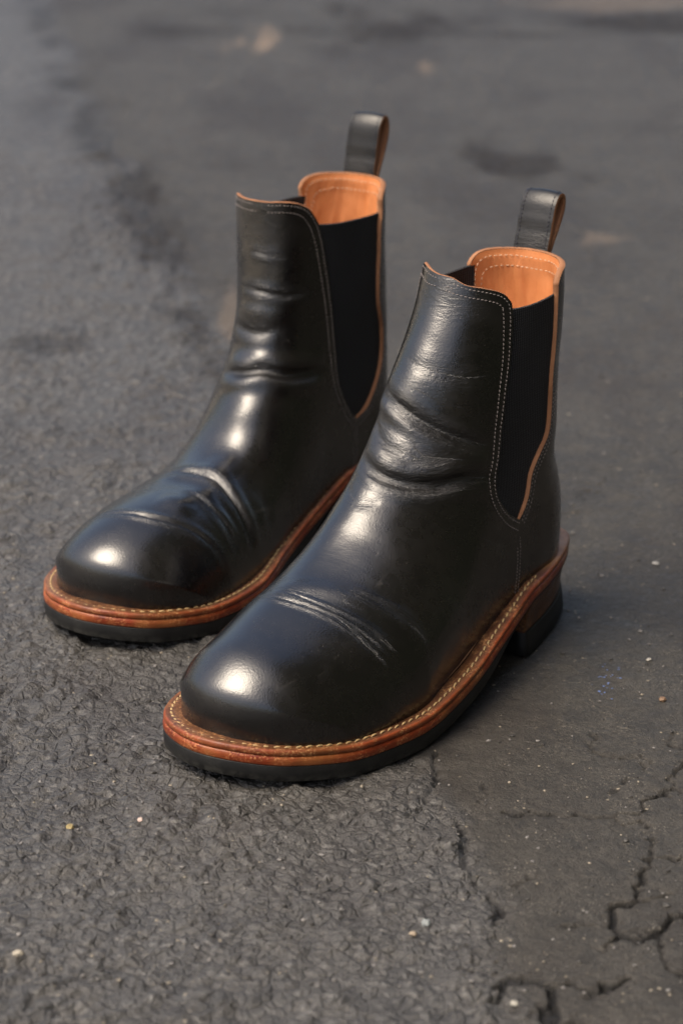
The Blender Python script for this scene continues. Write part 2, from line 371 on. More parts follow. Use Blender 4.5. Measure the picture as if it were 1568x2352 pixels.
def jitter_creases(base, n, spread, rs):
    """fine creases lying beside a main fold"""
    out = []
    for i in range(n):
        pts = np.array(base[0], float); a, b = rs.uniform(0, .35), rs.uniform(.6, 1.)
        C = cr(pts, 8); idx = np.linspace(a * (len(C) - 1), b * (len(C) - 1), 5).astype(int); q = C[idx].copy()
        o = rs.normal(0, spread); tilt = rs.normal(0, spread * .5)
        q += np.array([-.62, 0, .78]) * (o + tilt * np.linspace(-1, 1, 5)[:, None])
        out.append((q.tolist(), rs.uniform(.05, .12) * base[1] + .04, rs.uniform(.7, 1.3), rs.uniform(.05, .2), rs.uniform(.05, .2), base[5] * .8))
    return out

def outline(off=0., n=10):
    C = [(-9, 2), (-4.5, 17.5), (15, 28.8), (45, 38), (82, 45), (118, 51.2), (146, 55.8), (189, 60.3), (225.2, 58.2), (259.2, 48.4), (285, 29.6), (297.5, 8), (299.5, -9), (293.2, -25.5), (278.5, -42.5), (240.7, -57), (198.9, -55.8), (149.2, -44.4), (99.7, -39.5), (55, -36.4), (25, -34.5), (2.5, -24)]
    P = cr(C, n, True)
    for _ in range(3): P = (np.roll(P, 1, 0) + 2 * P + np.roll(P, -1, 0)) / 4
    T = np.roll(P, -1, 0) - np.roll(P, 1, 0); Nn = np.stack([-T[:, 1], T[:, 0]], 1); Nn /= np.linalg.norm(Nn, axis=1)[:, None]
    if ((P[35] - [P[35][0], 0]) @ Nn[35]) < 0: Nn = -Nn
    return P, Nn

def build_boot(k, label, loc, yaw, name='ankle_boot'):
    root = bpy.data.objects.new(name, None); COL.objects.link(root); root.location = (loc[0] * MM, loc[1] * MM, 0); root.rotation_euler = (0, 0, yaw)
    tag(root, label, 'boot', 'pair of black ankle boots')
    B = Builder(k, root); fm = B.form; f = FORM[k]; vis = f['vis']; rs = np.random.default_rng(11 if k == 'L' else 23)
    # ---- folds of worn leather (main folds in millimetres on the surface)
    if k == 'L':
        main = [
         ([(214, -40, 52), (224, -26, 64.8), (227.5, -8.4, 69.3), (225, 8, 67.2), (222, 21, 63), (220, 35, 54), (215, 47, 40.8)], .26, .95, .16, .05, 1.),
         ([(220, -22, 66), (223, -5, 69), (220, 15, 66), (212.8, 32.8, 58), (206.4, 46.4, 45.5)], .24, .9, .12, .06, 1.),
         ([(204, 14, 72), (196.4, 31.8, 63.6), (191, 41, 57), (186, 50, 44)], .18, 1.0, .08, .05, .9),
         ([(119, -24, 149), (124, -18, 147.6), (132, -5, 143.6), (130, 9.4, 136.6), (119, 23.6, 128.5), (105, 31.5, 122.5)], 1.9, 3.0, .7, 1.9, 1.),
         ([(128, -24, 134), (134, -18, 130), (142, -3.4, 124.5), (139, 6, 121)], 1.0, 2.4, .4, .5, 1.),
         ([(140, -24, 118), (150.5, -7.3, 113.4), (148, 6.4, 109.8), (136, 19.3, 107.9), (123, 26.7, 109.4), (105, 33.5, 106.7)], 2.2, 3.0, 2.0, .9, 1.),
         ([(122, -12, 168), (121, 4, 162), (112, 18, 158), (98, 27, 158)], .5, 3.5, .2, .3, .55),
         ([(130, 18, 80), (110, 36, 74), (92, 38, 66)], .25, 3., .1, .1, .4),
         ([(150, -24, 104), (160, -17, 103), (165, -8, 101), (160, 2, 102)], .5, 2.0, .1, .1, .5),
        ]
        soft = [([(150, -20, 125), (142, 5, 124), (128, 22, 118), (112, 31, 116)], -1.8, 7, 0, 0, .5), ([(180, -20, 84), (178, 5, 88), (170, 28, 78)], .6, 9, 0, 0, .1),
                ([(212, -34, 60), (215, -10, 71), (206, 18, 70), (196, 40, 56)], -1.5, 6, 0, 0, .2), ([(252, -16, 62), (246, 14, 62), (236, 36, 50)], .5, 10, 0, 0, 0), ([(130, -22, 158), (126, 0, 155), (112, 22, 150), (98, 30, 148)], -.7, 8, 0, 0, .3), ([(170, 38, 60), (120, 42, 60)], .8, 14, 0, 0, .1)]
    else:
        main = [
         ([(256, 24, 56), (254, 3, 60.7), (250.5, -17, 61), (240, -32.5, 54.7), (231.5, -43.4, 44), (228, -50, 29)], .55, 1.4, .3, .2, 1.),
         ([(196, 20, 66), (190, 2, 68), (190, -14, 66), (193, -30, 58.7), (195, -41, 46), (197, -47, 31)], 1.8, 2.6, 1.0, .9, 1.),
         ([(214, -12, 65), (214, -30, 58), (213, -41, 47), (214, -48, 34)], .7, 1.8, .35, .35, 1.),
         ([(128, 20, 107), (134.7, -1.3, 111), (131.4, -11, 113), (124, -21, 110), (106.5, -28, 108), (94, -31, 107)], 2.6, 3.2, 1.6, 1.8, .9),
         ([(112, 17.7, 132.5), (122, 4, 131.8), (122.6, -5.4, 132), (118, -14, 134)], 1.1, 2.6, .5, .6, .8),
         ([(116, 12, 156), (121, -4.4, 156), (114, -17, 153.7), (99, -26, 155)], .55, 1.8, .2, .3, .8),
         ([(119, 6, 178), (119, -8, 177), (112, -18, 175)], .10, 1.4, .05, .05, .6),
         ([(172, -34, 60), (170, -41, 46), (172, -44, 36)], .5, 3, .2, .2, .4),
        ]
        soft = [([(112, 24, 140), (123, 4, 143), (119, -13, 143), (106, -26, 142)], -1.7, 6, 0, 0, .3), ([(146, 22, 86), (150, 2, 92), (140, -20, 90), (124, -32, 86)], -1.8, 9, 0, 0, .2), ([(232, -5, 64), (226, -30, 56)], -2.2, 9, 0, 0, .2), ([(205, 10, 66), (203, -24, 62)], 1.2, 8, 0, 0, .2), ([(175, 0, 70), (172, -26, 64)], -1.2, 8, 0, 0, .1)]
    cre = main + soft
    for b_ in main[:7]: cre += jitter_creases(b_, 4 if b_[5] > .8 else 1, b_[2] * 1.2, rs)
    fm.creases = cre; fm.nmain = len(main)
    # ---- vamp with the front of the shaft
    rid = fm.ridge; NR, NC = 560, 140
    seam = cr(f['seam'], 6); gf = cr(f['gf'], 10); rear = np.r_[seam[::-1], gf[::-1][1:]]
    V = np.linspace(0, 1, NR); U = 1 - np.cos(np.linspace(0, 1, NC) * math.pi / 2); U[-1] = 1
    xs = np.linspace(rid[0][0], seam[-1][0], 60); bot = np.stack([xs, zfe(xs)], 1); bot[0] = rid[0]; bot[-1] = seam[-1]
    def vamp_side(top, vis_side):
        top = cr(top, 8); Rr = rear.copy()
        if not vis_side: Rr = np.r_[rear, [top[-1]]]
        sR = arclen(Rr)[-1]; vv = V ** 1.35
        Lp = atfrac(rid, V); Rp = atfrac(Rr, vv)
        u = U[None, :, None]; v = V[:, None, None]; Bp = atfrac(bot, U)[None]; Tp = atfrac(top, U)[None]
        return (1 - u) * Lp[:, None] + u * Rp[:, None] + (1 - v) ** 2.5 * (Bp - (1 - u) * Bp[:, :1] - u * Bp[:, -1:]) + v ** 6 * (Tp - (1 - u) * Tp[:, :1] - u * Tp[:, -1:])
    gv = vamp_side(f['topv'], True); gh = vamp_side(f['toph'], False)
    G = lift(fm, gh if vis > 0 else gv, gv if vis > 0 else gh)
    nG = gnorm(G); 
    if (nG[NR // 2, NC + 40] @ np.array([0, 1, 0])) < 0: nG = -nG
    d, msk = fm.disp(G.reshape(-1, 3)); d = d.reshape(G.shape[:2]); msk = msk.reshape(G.shape[:2]); fold = msk.copy(); msk = msk * (1 - .75 * sstep(165, 195, G[..., 0])); cs_, ct_ = fm.cs.copy(), fm.ct.copy()
    # general slack of the leather
    xx, zz = G[..., 0], G[..., 2]; yy = G[..., 1]
    d = d + .35 * fbm(xx / 22 + yy / 40, zz / 26 + yy / 35, 3) * sstep(255, 215, xx)
    shaft = sstep(95, 125, zz) * (xx > 70); msk = np.maximum(msk, .42 * shaft * (.75 + 1.2 * fbm(xx / 15, zz / 12, 2)))
    edge_f = np.ones_like(d); edge_f[-8:] = np.linspace(1, .2, 8)[:, None]
    Gd = G + nG * (d * edge_f)[..., None]
    vamp = B.grid('vamp', Gd, M_BLACK, attrs={'crease': np.clip(msk, 0, 1), 'fold': np.clip(fold, 0, 1), 'fold_across': cs_, 'fold_along': ct_}, flip=False)
    # inner side of the front (flesh side), the cut topline edge
    r0 = int(NR * .60); inn = Gd[r0:, ::4] - nG[r0:, ::4] * 2.2
    B.grid('front_lining', inn, M_FLESH, flip=True)
    def ribbon(A, Nn, th, name, m, rows=4, bulge=.35, parent=None, inward=None, ragged=.12):
        """cut edge: strip from outer boundary A to A - N*th, softly rounded outward"""
        t = np.linspace(0, 1, rows)[:, None, None]; out = inward if inward is not None else 0
        jag = rs.normal(0, ragged, (len(A),)); jag = np.convolve(jag, np.ones(2) / 2, 'same')
        P = A[None] - Nn[None] * th * t + out * (np.sin(t * math.pi) * bulge + jag[None, :, None] * np.sin(t * math.pi))
        P[0] += 0; return B.grid(name, P, m, parent)
    up = np.zeros_like(Gd[-1]); up[:, 2] = 1
    ribbon(Gd[-1] + nG[-1] * .02, nG[-1], 2.25, 'raw_edge', M_RAW, inward=up, bulge=.5, parent=vamp)
    for sd, col in ((1, -1), (-1, 0)):
        A = Gd[int(NR * .2):, col]; Nn = nG[int(NR * .2):, col]; tow = np.zeros_like(A); tow[:, 0] = -1
        ribbon(A + Nn * .01, Nn, 1.9, 'folded_edge', M_BLACK, inward=tow, bulge=.3, parent=vamp, ragged=.03)
    # ---- back panel (counter and rear of the shaft)
    grt = [(f['gr'][0][0] + .3, 194.5)] + f['gr']; gr = cr(grt, 10); sm2 = seam + np.array([3.2, 0]); 
    frontb = np.r_[sm2[::-1][:-1], (gr[::-1])]
    bk = fm.back; NRb, NCb = 240, 70; Vb = np.linspace(0, 1, NRb); Ub = 1 - np.cos(np.linspace(0, 1, NCb) * math.pi / 2); Ub[-1] = 1
    xs = np.linspace(bk[0][0], sm2[-1][0], 30); botb = np.stack([xs, zfe(xs)], 1); botb[0] = bk[0]; botb[-1] = sm2[-1]
    gx, gz = gr[0]
    topb = cr([(bk[-1][0], 201.6), (bk[-1][0] + (gx - bk[-1][0]) * .4, 201.4), (gx - 9, 200.6), (gx - 4.6, 199.3), (gx - 1.6, 197.1), (gx, gz)], 8); bk2 = np.r_[bk, [topb[0]]]
    gb = coons(bk2, frontb, botb, topb, Ub, Vb)
    def hidshift(P): return P + np.stack([f['hid'] * sstep(85, 150, P[..., 1]) * sstep(bx0 + 2, gx, P[..., 0]), 0 * P[..., 1]], -1)
    bx0 = bk[-1][0]; gh_ = hidshift(gb)
    Gb = lift(fm, gh_ if vis > 0 else gb, gb if vis > 0 else gh_)[:, ::-1]; nb = gnorm(Gb)
    if (nb[NRb // 2, 10] @ np.array([0, 1, 0])) < 0: nb = -nb
    sink = -.9 * sstep(gr[-1][1] + 4, gr[-1][1] - 2, Gb[..., 2]) * sstep(.55, .95, np.abs(np.linspace(-1, 1, Gb.shape[1])))[None]
    wv = .3 * fbm(Gb[..., 0] / 30 + Gb[..., 1] / 22, Gb[..., 2] / 24, 3)
    Gb2 = Gb + nb * (sink + wv)[..., None]
    mb = .25 * sstep(95, 120, Gb[..., 2]) * (.6 + fbm(Gb[..., 1] / 9, Gb[..., 2] / 9, 2))
    back = B.grid('back_panel', Gb2, M_BLACK, attrs={'crease': np.clip(mb, 0, 1)}, flip=False)
    # find rows on the gusset edge
    r1 = int(np.argmax(Gb2[:, -1, 2] > gr[-1][1] - 1.0))
    bnd = np.r_[Gb2[r1:, -1], Gb2[-1, ::-1][1:-1], Gb2[r1:, 0][::-1]]; bn = np.r_[nb[r1:, -1], nb[-1, ::-1][1:-1], nb[r1:, 0][::-1]]
    T_ = atfrac(bnd, np.linspace(0, 1, len(bnd))); T_ = np.gradient(bnd, axis=0); T_ /= np.linalg.norm(T_, axis=1)[:, None]
    ow = np.cross(T_, bn)
    if ow[len(ow) // 2, 2] < 0: ow = -ow
    for _ in range(6): ow[1:-1] = (ow[:-2] + ow[1:-1] * 2 + ow[2:]) / 4; bn[1:-1] = (bn[:-2] + bn[1:-1] * 2 + bn[2:]) / 4
    ow /= np.linalg.norm(ow, axis=1)[:, None]; nn_ = len(bnd)
    th = np.minimum(2.95, .9 + np.minimum(np.arange(nn_), np.arange(nn_)[::-1]) * .16)
    t = np.linspace(0, 1, 6)[:, None, None]; jag = np.convolve(rs.normal(0, .13, nn_), np.ones(3) / 3, 'same')
    P = (bnd + bn * .12)[None] - bn[None] * (th + .12)[None, :, None] * t + ow[None] * ((np.sin(t * math.pi) ** .7 * .55) + jag[None, :, None] * np.sin(t * math.pi) + .25 * t)
    B.grid('raw_edge', P, M_RAW, back)
    for col in ():
        A = Gb2[r1:, col]; Nn = nb[r1:, col]; fw = np.zeros_like(A); fw[:, 0] = 1
        th = np.linspace(1.0, 2.7, 12).tolist() + [2.7] * (len(A) - 12)
        A2 = A + Nn * .25
        t = np.linspace(0, 1, 5)[:, None, None]; jag = np.convolve(rs.normal(0, .10, len(A)), np.ones(3) / 3, 'same')
        P = A2[None] - Nn[None] * np.array(th)[None, :, None] * t + fw * ((np.sin(t * math.pi) ** .7 * .75 + t * .9) + jag[None, :, None])
        B.grid('raw_edge', P, M_RAW, back)
    # ---- lining inside the back
    rl = int(NRb * .30); Gl = Gb2[rl:] - nb[rl:] * 2.95
    wob = 1.5 * fbm(Gl[..., 1] / 6.5 + 3 + Gl[..., 2] / 60, Gl[..., 2] / 45, 3) * sstep(200, 189, Gl[..., 2])
    Gl = Gl - nb[rl:] * (wob + .3)[..., None] * sstep(200.5, 196, Gl[..., 2])[..., None]
    lining = B.grid('lining', Gl, M_TAN, flip=True)
    # lining stitches: two rows following the tombstone edge
    def inset_path(d_):
        p = [(a - d_, b) for a, b in gr[::-1][int(len(gr) * .45):] if b < 189 - d_ * .8]
        c = [(gx - d_ * 1.02, 192.5 - d_ * .9), (gx - d_ - 1.6, 197.2 - d_), (gx - d_ - 5.5, 199.8 - d_), (gx - d_ - 12, 201 - d_), (bk[-1][0] + 7, 201.3 - d_), (bk[-1][0] + 2.2, 201.4 - d_)]
        return cr(p[::3] + c, 6)
    for d_ in (3.0, 8.5):
        q = inset_path(d_); halves = []
        for lat in (-1, 1):
            qq = q if lat == vis else hidshift(q); P, n_ = fm.pt(qq[:, 0], qq[:, 1], lat, -3.3 - .35); halves.append((P, n_))
        P = np.r_[halves[0][0], halves[1][0][::-1]]; Nn = -np.r_[halves[0][1], halves[1][1][::-1]]
        B.stitches('stitching', P, Nn, 2.9, 2.0, .26, M_THRL, lining, sink=.2)
    # ---- elastic gussets
    for lat in (1, -1):
        sgn_vis = (lat == vis)
        a = gf[::-1]; b = gr[::-1]; zt0, zt1 = f['eltop']; up_ = 0 if lat == vis else (6 if k == 'L' else 3); zt0 += up_; zt1 += up_ * .8
        Ve = np.linspace(0, 1, 120); Lq = atfrac(a, Ve); Rq = atfrac(b, Ve); Lq[-1] = (gf[0][0], zt0); 
        a2 = np.array([p for p in a if p[1] < zt0 - .5] + [[gf[0][0], zt0]]); b2 = np.array([p for p in b if p[1] < zt1 - .5] + [[f['gr'][0][0], zt1]])
        Lq = atfrac(a2, Ve); Rq = atfrac(b2, Ve)
        if lat != vis: Rq = hidshift(Rq)
        Lq = Lq + [[2.6, 0]]; Rq = Rq - [[2.6, 0]]
        u = np.linspace(0, 1, 60)[None, :, None]; g = Lq[:, None] * (1 - u) + Rq[:, None] * u
        sagz = np.sin(u[..., 0] * math.pi) * (-1.2) * (Ve[:, None] ** 3); g[..., 1] += sagz
        w = fm.W(g[..., 0], g[..., 1], lat); P = np.stack([g[..., 0], yc(g[..., 0]) + lat * w, g[..., 1]], -1); nn = gnorm(P)
        if nn[60, 30, 1] * lat < 0: nn = -nn
        flat = -1.7 - 1.1 * np.sin(u[..., 0] * math.pi) * sstep(0, .5, Ve[:, None]) + .35 * fbm(g[..., 0] / 14, g[..., 1] / 18, 2)
        Po = P + nn * flat[..., None]; Pi = Po - nn * 1.3
        loop = np.concatenate([Po, Pi[:, ::-1]], 1)
        B.grid('elastic_gusset', loop, M_ELA, closed=True, flip=(lat < 0))
        top = np.stack([Po[-1] + [0, 0, 0], (Po[-1] + Pi[-1]) / 2 + [0, 0, .5], Pi[-1]]); B.grid('gusset_hem', top, M_ELA, flip=(lat < 0))
    # ---- upper stitching: twin rows round the gusset front, over the topline, and down the side seam
    def offs(P, d_):
        T = np.gradient(P, axis=0); T /= np.linalg.norm(T, axis=1)[:, None]; return P + np.stack([T[:, 1], -T[:, 0]], 1) * d_
    for lat in (1, -1):
        v_ = (lat == vis); top = cr(f['topv'] if v_ else f['toph'], 8)
        path = np.r_[gf[::-1], top[::-1][1 if v_ else 0:]]           # bottom of gusset, up, then forward over the topline
        path = np.r_[path, [path[-1] + [7, .3]]]
        for d_ in (1.7, 5.6):
            q = offs(path, d_)                                          # offset toward the toe / down from topline
            q = atfrac(q, np.linspace(0, 1, 400))
            for _ in range(8): q[1:-1] = (q[:-2] + 2 * q[1:-1] + q[2:]) / 4
            ok = (q[:, 1] > 45) & (q[:, 0] < np.interp(q[:, 1], fm.ridx[:, 1], fm.ridx[:, 0]) - .02); q = q[ok]
            P, n_ = fm.pt(q[:, 0], q[:, 1], lat, .18)
            B.stitches('stitching', P, n_, 2.15, 1.5, .24, M_THR, vamp, sink=.1, slant=.12)
        for d_ in (1.6, 4.6):
            q = seam[:, :] + [d_ if d_ > 2 else 1.4, 0]; q = atfrac(q[3 if d_ < 2 else 5:], np.linspace(0, 1, 80))
            P, n_ = fm.pt(q[:, 0], q[:, 1], lat, .12); B.stitches('stitching', P, n_, 1.8, 1.25, .18, M_THR, vamp, sink=.1)
        for d_ in (1.6, 4.4):
            q = offs(gr[::-1] if lat == vis else hidshift(gr[::-1]), -d_)[: int(len(gr) * .62)]
            P, n_ = fm.pt(q[:, 0], q[:, 1], lat, .18); B.stitches('stitching', P, n_, 2.3, 1.3, .17, M_THR, back, sink=.1)
    # ---- pull tab
    bx = bk[-1][0]
    tk = dict(L=(.96, -4.5), R=(1.13, -2.5))[k]
    tp = lambda L_: [(a + tk[1] * max(0, (b - 197) / 33.) ** 1.2, b if b < 197 else 197 + (b - 197) * tk[0]) for a, b in L_]
    path = cr(tp([(bx - .6, 172), (bx - 1.0, 186), (bx - 1.4, 197), (bx - 3.2, 208), (bx - 4.6, 219), (bx - 6.5, 227), (bx - 10.5, 231), (bx - 15.5, 229.5), (bx - 17.5, 223), (bx - 14.5, 213), (bx - 9.5, 203), (bx - 6.2, 196), (bx - 5.0, 188), (bx - 4.6, 174)]), 8)
    T = np.gradient(path, axis=0); T /= np.linalg.norm(T, axis=1)[:, None]; NO = np.stack([T[:, 1], -T[:, 0]], 1)  # outer side of the loop (front strand faces the toe)
    hw = 10.4; wcol = np.linspace(-1, 1, 23)
    sarc = arclen(path); wrinkle = .22 * np.sin(sarc / 1.7 + 2 * vnoise(sarc / 4, sarc * 0)) * sstep(0, 20, sarc) * sstep(60, 35, sarc)
    def tabsurf(off, hwid):
        P = np.zeros((len(path), len(wcol), 3)); crown = -1.1 * wcol ** 2
        lean = 0
        P[..., 0] = (path[:, 0] + NO[:, 0] * (off + 0))[:, None] + NO[:, 0][:, None] * crown[None] + wrinkle[:, None] * NO[:, 0][:, None] * (.6 + .8 * vnoise(wcol * 2.2 + 9, wcol * 0))[None]
        P[..., 2] = (path[:, 1] + NO[:, 1] * off)[:, None] + NO[:, 1][:, None] * crown[None]
        P[..., 1] = f['taby'] + (wcol * hwid)[None] + .4 * np.sin(sarc / 19)[:, None]
        # press the lower strands round the curve of the heel back
        P[..., 0] += (-(wcol ** 2) * -0.0)[None]
        return P
    So = tabsurf(1.3, hw); Si = tabsurf(-1.3, hw)
    mt = .12 + .5 * sstep(216, 206, So[..., 2])
    tab = B.grid('pull_tab', So, M_TAB, attrs={'crease': np.clip(mt, 0, 1)}, flip=True)
    Emid0 = (So[:, :1] + Si[:, :1]) / 2 + [0, -.35, 0]; Emid1 = (So[:, -1:] + Si[:, -1:]) / 2 + [0, .35, 0]
    inner = np.concatenate([So[:, :1], Emid0, Si, Emid1, So[:, -1:]], 1)
    B.grid('raw_edge', inner, M_RAW, tab, flip=False)
    for cidx in (2, -3):
        P = So[4:-4, cidx]; Nn = np.stack([NO[4:-4, 0], 0 * NO[4:-4, 0], NO[4:-4, 1]], 1); B.stitches('stitching', P + Nn * .12, Nn, 2.3, 1.6, .24, M_THRB, tab, sink=.1)
    # ---- insole so the boot is closed at the bottom
    O, NO2 = outline()
    ins = O - NO2 * 9
    B.put('insole', np.column_stack([ins, zwelt(ins[:, 0]) + 1.5]), [tuple(range(len(ins)))], M_FLESH)
    # ---- sole: welt, midsole, rubber outsole, stacked heel, top lift
    P0, N0 = outline(0, 14); zt = zwelt(P0[:, 0]); s_ = arclen(np.r_[P0, P0[:1]])[:-1]
    heel = sstep(40, -5, P0[:, 0])
    def loops(prof, P0=P0, N0=N0, zt=zt, rough=.0):
        rows = []
        for off, dz in prof:
            off = np.broadcast_to(off, zt.shape); dz = np.broadcast_to(dz, zt.shape); j = rough * fbm(s_ / 3.1 + dz * .7, s_ / 37., 3) if rough else 0
            rows.append(np.column_stack([P0 + N0 * (off + j)[:, None] if rough else P0 + N0 * off[:, None], zt + dz]))
        return np.array(rows)
    flare = .0 + .7 * heel
    welt = loops([(-13, -.2), (-7.2, -.1), (-5.6, .35), (-3.9, .15), (-3.0, -.1), (-1.4, .05), (-.6 + flare, -.25), (-.1 + flare, -.9), (-.05 + flare, -2.2), (-.35 + flare * .8, -3.1), (-.9 + flare * .6, -3.5)], rough=.18)
    B.grid('welt', welt, M_WELT, closed=True, flip=True, attrs={'rim': np.repeat([0, 0, 0, 0, 0, .25, 1, 1, 1, 1, 1], len(P0)), 'heel_top_sunlit': np.repeat([1, 1, 1, 1, 1, 1, .8, .3, 0, 0, 0], len(P0)) * np.tile(sstep(58, 30, P0[:, 0]), 11)})  # top rows at the heel carry the painted sunlight
    mid = loops([(-1.2, -3.3), (-.45 + flare * .5, -3.55), (.05 + flare * .3, -4.1), (.2, -5.5), (.15, -7.3), (-.1, -7.95), (-.8, -8.1)], rough=.14)
    B.grid('midsole', mid, M_MID, closed=True, flip=True)
    th = 7.4 * sstep(92, 135, P0[:, 0]) + .9
    sole = loops([(-1.6, -7.9), (-.15, -8.15), (.05, -8.5), (.0, -8.1 - th * .55), (-.25, -8.0 - th + .7), (-.9, -8.0 - th), (-6, -8.05 - th)], rough=.06)
    V = sole.reshape(-1, 3); n_ = len(P0); F = gridfaces(len(sole), n_, True, True).tolist(); F = [tuple(a) for a in F]
    c = V[-n_:]; base = len(V); ctr = np.column_stack([c[:, 0], c[:, 1] * 0 + yc(c[:, 0]) * 0, c[:, 2]]); V = np.r_[V, ctr]
    for i in range(n_): F.append(((len(sole) - 1) * n_ + i, base + i, base + (i + 1) % n_, (len(sole) - 1) * n_ + (i + 1) % n_))
    B.put('outsole', V, F, M_RUB, attrs={'wear': np.r_[np.repeat([.15, .1, 0, .05, .55, .8, .5], n_), np.zeros(n_)]})
    # heel: outline of the rear part, closed by a flat breast at x=74
    def heel_loop(off, z, breast=74.):
        breast += 6.5
        P = P0 + N0 * off; i = np.where(P[:, 0] < breast)[0]
        # indices wrap around the heel back; order them lateral -> back -> medial
        brk = np.where(np.diff(i) > 1)[0]
        if len(brk): i = np.r_[i[brk[0] + 1:], i[:brk[0] + 1]]
        Q = P[i]; Q = atfrac(Q, np.linspace(0, 1, 90)); Q[0, 0] = Q[-1, 0] = breast
        br = np.linspace(Q[-1], Q[0], 14)[1:-1]; br[:, 0] -= 1.3 * np.sin(np.linspace(0, math.pi, 12)); return np.column_stack([np.r_[Q, br], np.full(102, 0.) + z])
    zh = 42 - 8.2
    rows = []
    for i, t in enumerate(np.linspace(0, 1, 40)):
        z = 13.3 + (zh - 13.0) * (1 - t); lay = ((1 - t) * 4) % 1.0
        gro = -.28 * math.exp(-((min(lay, 1 - lay)) / .06) ** 2)
        off = -.3 - 1.0 * t - 2.4 * math.sin(t * math.pi * .62) ** 1.2 + gro
        h = heel_loop(off, z, 72.5 - 1.0 * t)
        slope = (zwelt(h[:, 0]) - 42) * (1 - t); h[:, 2] += slope; rows.append(h)
    rows = np.array(rows); V = rows.reshape(-1, 3); F = [tuple(a) for a in gridfaces(40, 102, True, True).tolist()]; F.append(tuple(range(39 * 102, 40 * 102)))
    B.put('heel_stack', V, F, M_STACK)
    rows = np.array([heel_loop(-3.6, 13.35, 71.2), heel_loop(-2.8, 13.2, 71.8), heel_loop(-2.7, 12.5, 72), heel_loop(-2.0, 7, 72.6), heel_loop(-1.3, 1.0, 73), heel_loop(-1.7, .15, 72.6), heel_loop(-3.0, 0, 71)])
    V = rows.reshape(-1, 3); F = [tuple(range(101, -1, -1))] + [tuple(a) for a in gridfaces(7, 102, True, True).tolist()] + [tuple(range(6 * 102, 7 * 102))]
    B.put('heel_lift', V, F, M_RUB)
    # welt stitches, each one a part: from the heel breast round the toe to the other breast
    q = P0 - N0 * 3.9; keep = q[:, 0] > 60; i = np.where(keep)[0]; q = q[i]
    brk = np.where(np.diff(i) > 1)[0]
    if len(brk): q = np.r_[q[brk[0] + 1:], q[:brk[0] + 1]]
    P = np.column_stack([q, zwelt(q[:, 0]) + .25]); T = np.gradient(P, axis=0); Nn = np.zeros_like(P); Nn[:, 2] = 1; Nn -= T * ((T * Nn).sum(1) / (T * T).sum(1))[:, None]
    B.stitches('welt_stitch', P, Nn, 5.2, 4.35, .6, M_THRW, single=True, sink=.45, slant=.16)
    return root

build_boot('L', 'front black leather ankle boot, at right, stitched red sole and stacked heel in full view', (107.9502, 1286.5484), 4.1112)
build_boot('R', 'rear black leather ankle boot at left, deeply creased, partly hidden behind the front boot', (9.7583, 1464.0844), 4.186061)

# ------------------------------------------------------------------ ground
def unproj(u, v):
    """point of the ground seen at D-pixel (u, v) of a 1568 x 2352 picture"""
    d = np.array(_f) + np.array(R_) * ((u - 784) / 5638.27) - np.array(U_) * ((v - 1176) / 5638.27)
    t = -CAM_H / d[2]; return (d[0] * t, d[1] * t)
z7 = lambda L: [unproj(764.4 + .5126 * a, 1528.8 + .5126 * b) for a, b in L]
EDGE = [unproj(*p) for p in [(95, -60), (110, 0), (130, 60), (200, 220), (260, 330), (320, 440), (390, 560), (440, 650), (500, 760), (600, 960), (760, 1300), (960, 1700)]] + z7([(455, 480), (560, 690), (620, 900), (750, 1080), (760, 1150), (700, 1250), (750, 1400), (790, 1700)])
CRACKS = [(z7([(760, 640), (810, 648), (900, 652), (1000, 662), (1090, 655), (1180, 665), (1290, 660), (1370, 645), (1400, 600), (1450, 575), (1520, 540), (1530, 490), (1600, 440)]), .9, 1.3),
 (z7([(1660, 860), (1568, 850), (1490, 845), (1440, 850), (1400, 900), (1370, 960), (1360, 1040), (1270, 1070), (1250, 1110), (1290, 1190), (1350, 1225), (1430, 1190), (1500, 1150), (1620, 1100)]), 1.3, 1.6),
 (z7([(1360, 1045), (1430, 1035), (1500, 1010)]), .8, 1.), (z7([(700, 1500), (840, 1395), (940, 1400), (1050, 1415), (1150, 1455), (1230, 1430), (1320, 1390)]), 1.5, 2.0),
 (z7([(960, 1410), (980, 1480), (960, 1540), (990, 1640)]), 1.5, 2.0), (z7([(560, 690), (590, 760), (580, 870), (650, 970), (730, 1060), (750, 1140), (700, 1160)]), 1.2, 1.8),
 (z7([(450, 380), (455, 480), (450, 570), (380, 650), (350, 690)]), 1.0, 1.3), (z7([(1440, 850), (1430, 800), (1440, 760)]), .9, 1.2), (z7([(1160, 300), (1165, 350), (1200, 400), (1290, 410), (1390, 400), (1400, 440)]), .5, .9),
 (z7([(1020, 1165), (1080, 1160), (1160, 1150)]), .7, 1.3), (z7([(1430, 1190), (1480, 1300), (1568, 1390)]), 1., 1.6), (z7([(1290, 1190), (1230, 1260), (1180, 1250)]), .8, 1.4), (z7([(1270, 660), (1300, 690), (1400, 690), (1420, 720)]), .6, 1.), (z7([(560, 1260), (620, 1240), (640, 1300), (600, 1360)]), .9, 1.6), (z7([(700, 520), (680, 570), (640, 620)]), .5, .9), (z7([(1320, 500), (1240, 560)]), .4, .8), (z7([(870, 930), (800, 990)]), .5, 1.), (z7([(990, 1606), (1100, 1590), (1200, 1640)]), 1.2, 1.8), (z7([(1540, 280), (1500, 330), (1568, 380)]), .5, .9), ([unproj(*p) for p in [(270, 1625), (350, 1605), (420, 1598)]], .9, 1.2), ([unproj(*p) for p in [(1360, 1110), (1300, 1180), (1460, 1040), (1568, 960)]], .0, 1.)]
def axis(segs):
    out = []
    for a, b, n in segs: out += list(np.linspace(a, b, n, endpoint=False))
    return np.array(out + [segs[-1][1]])
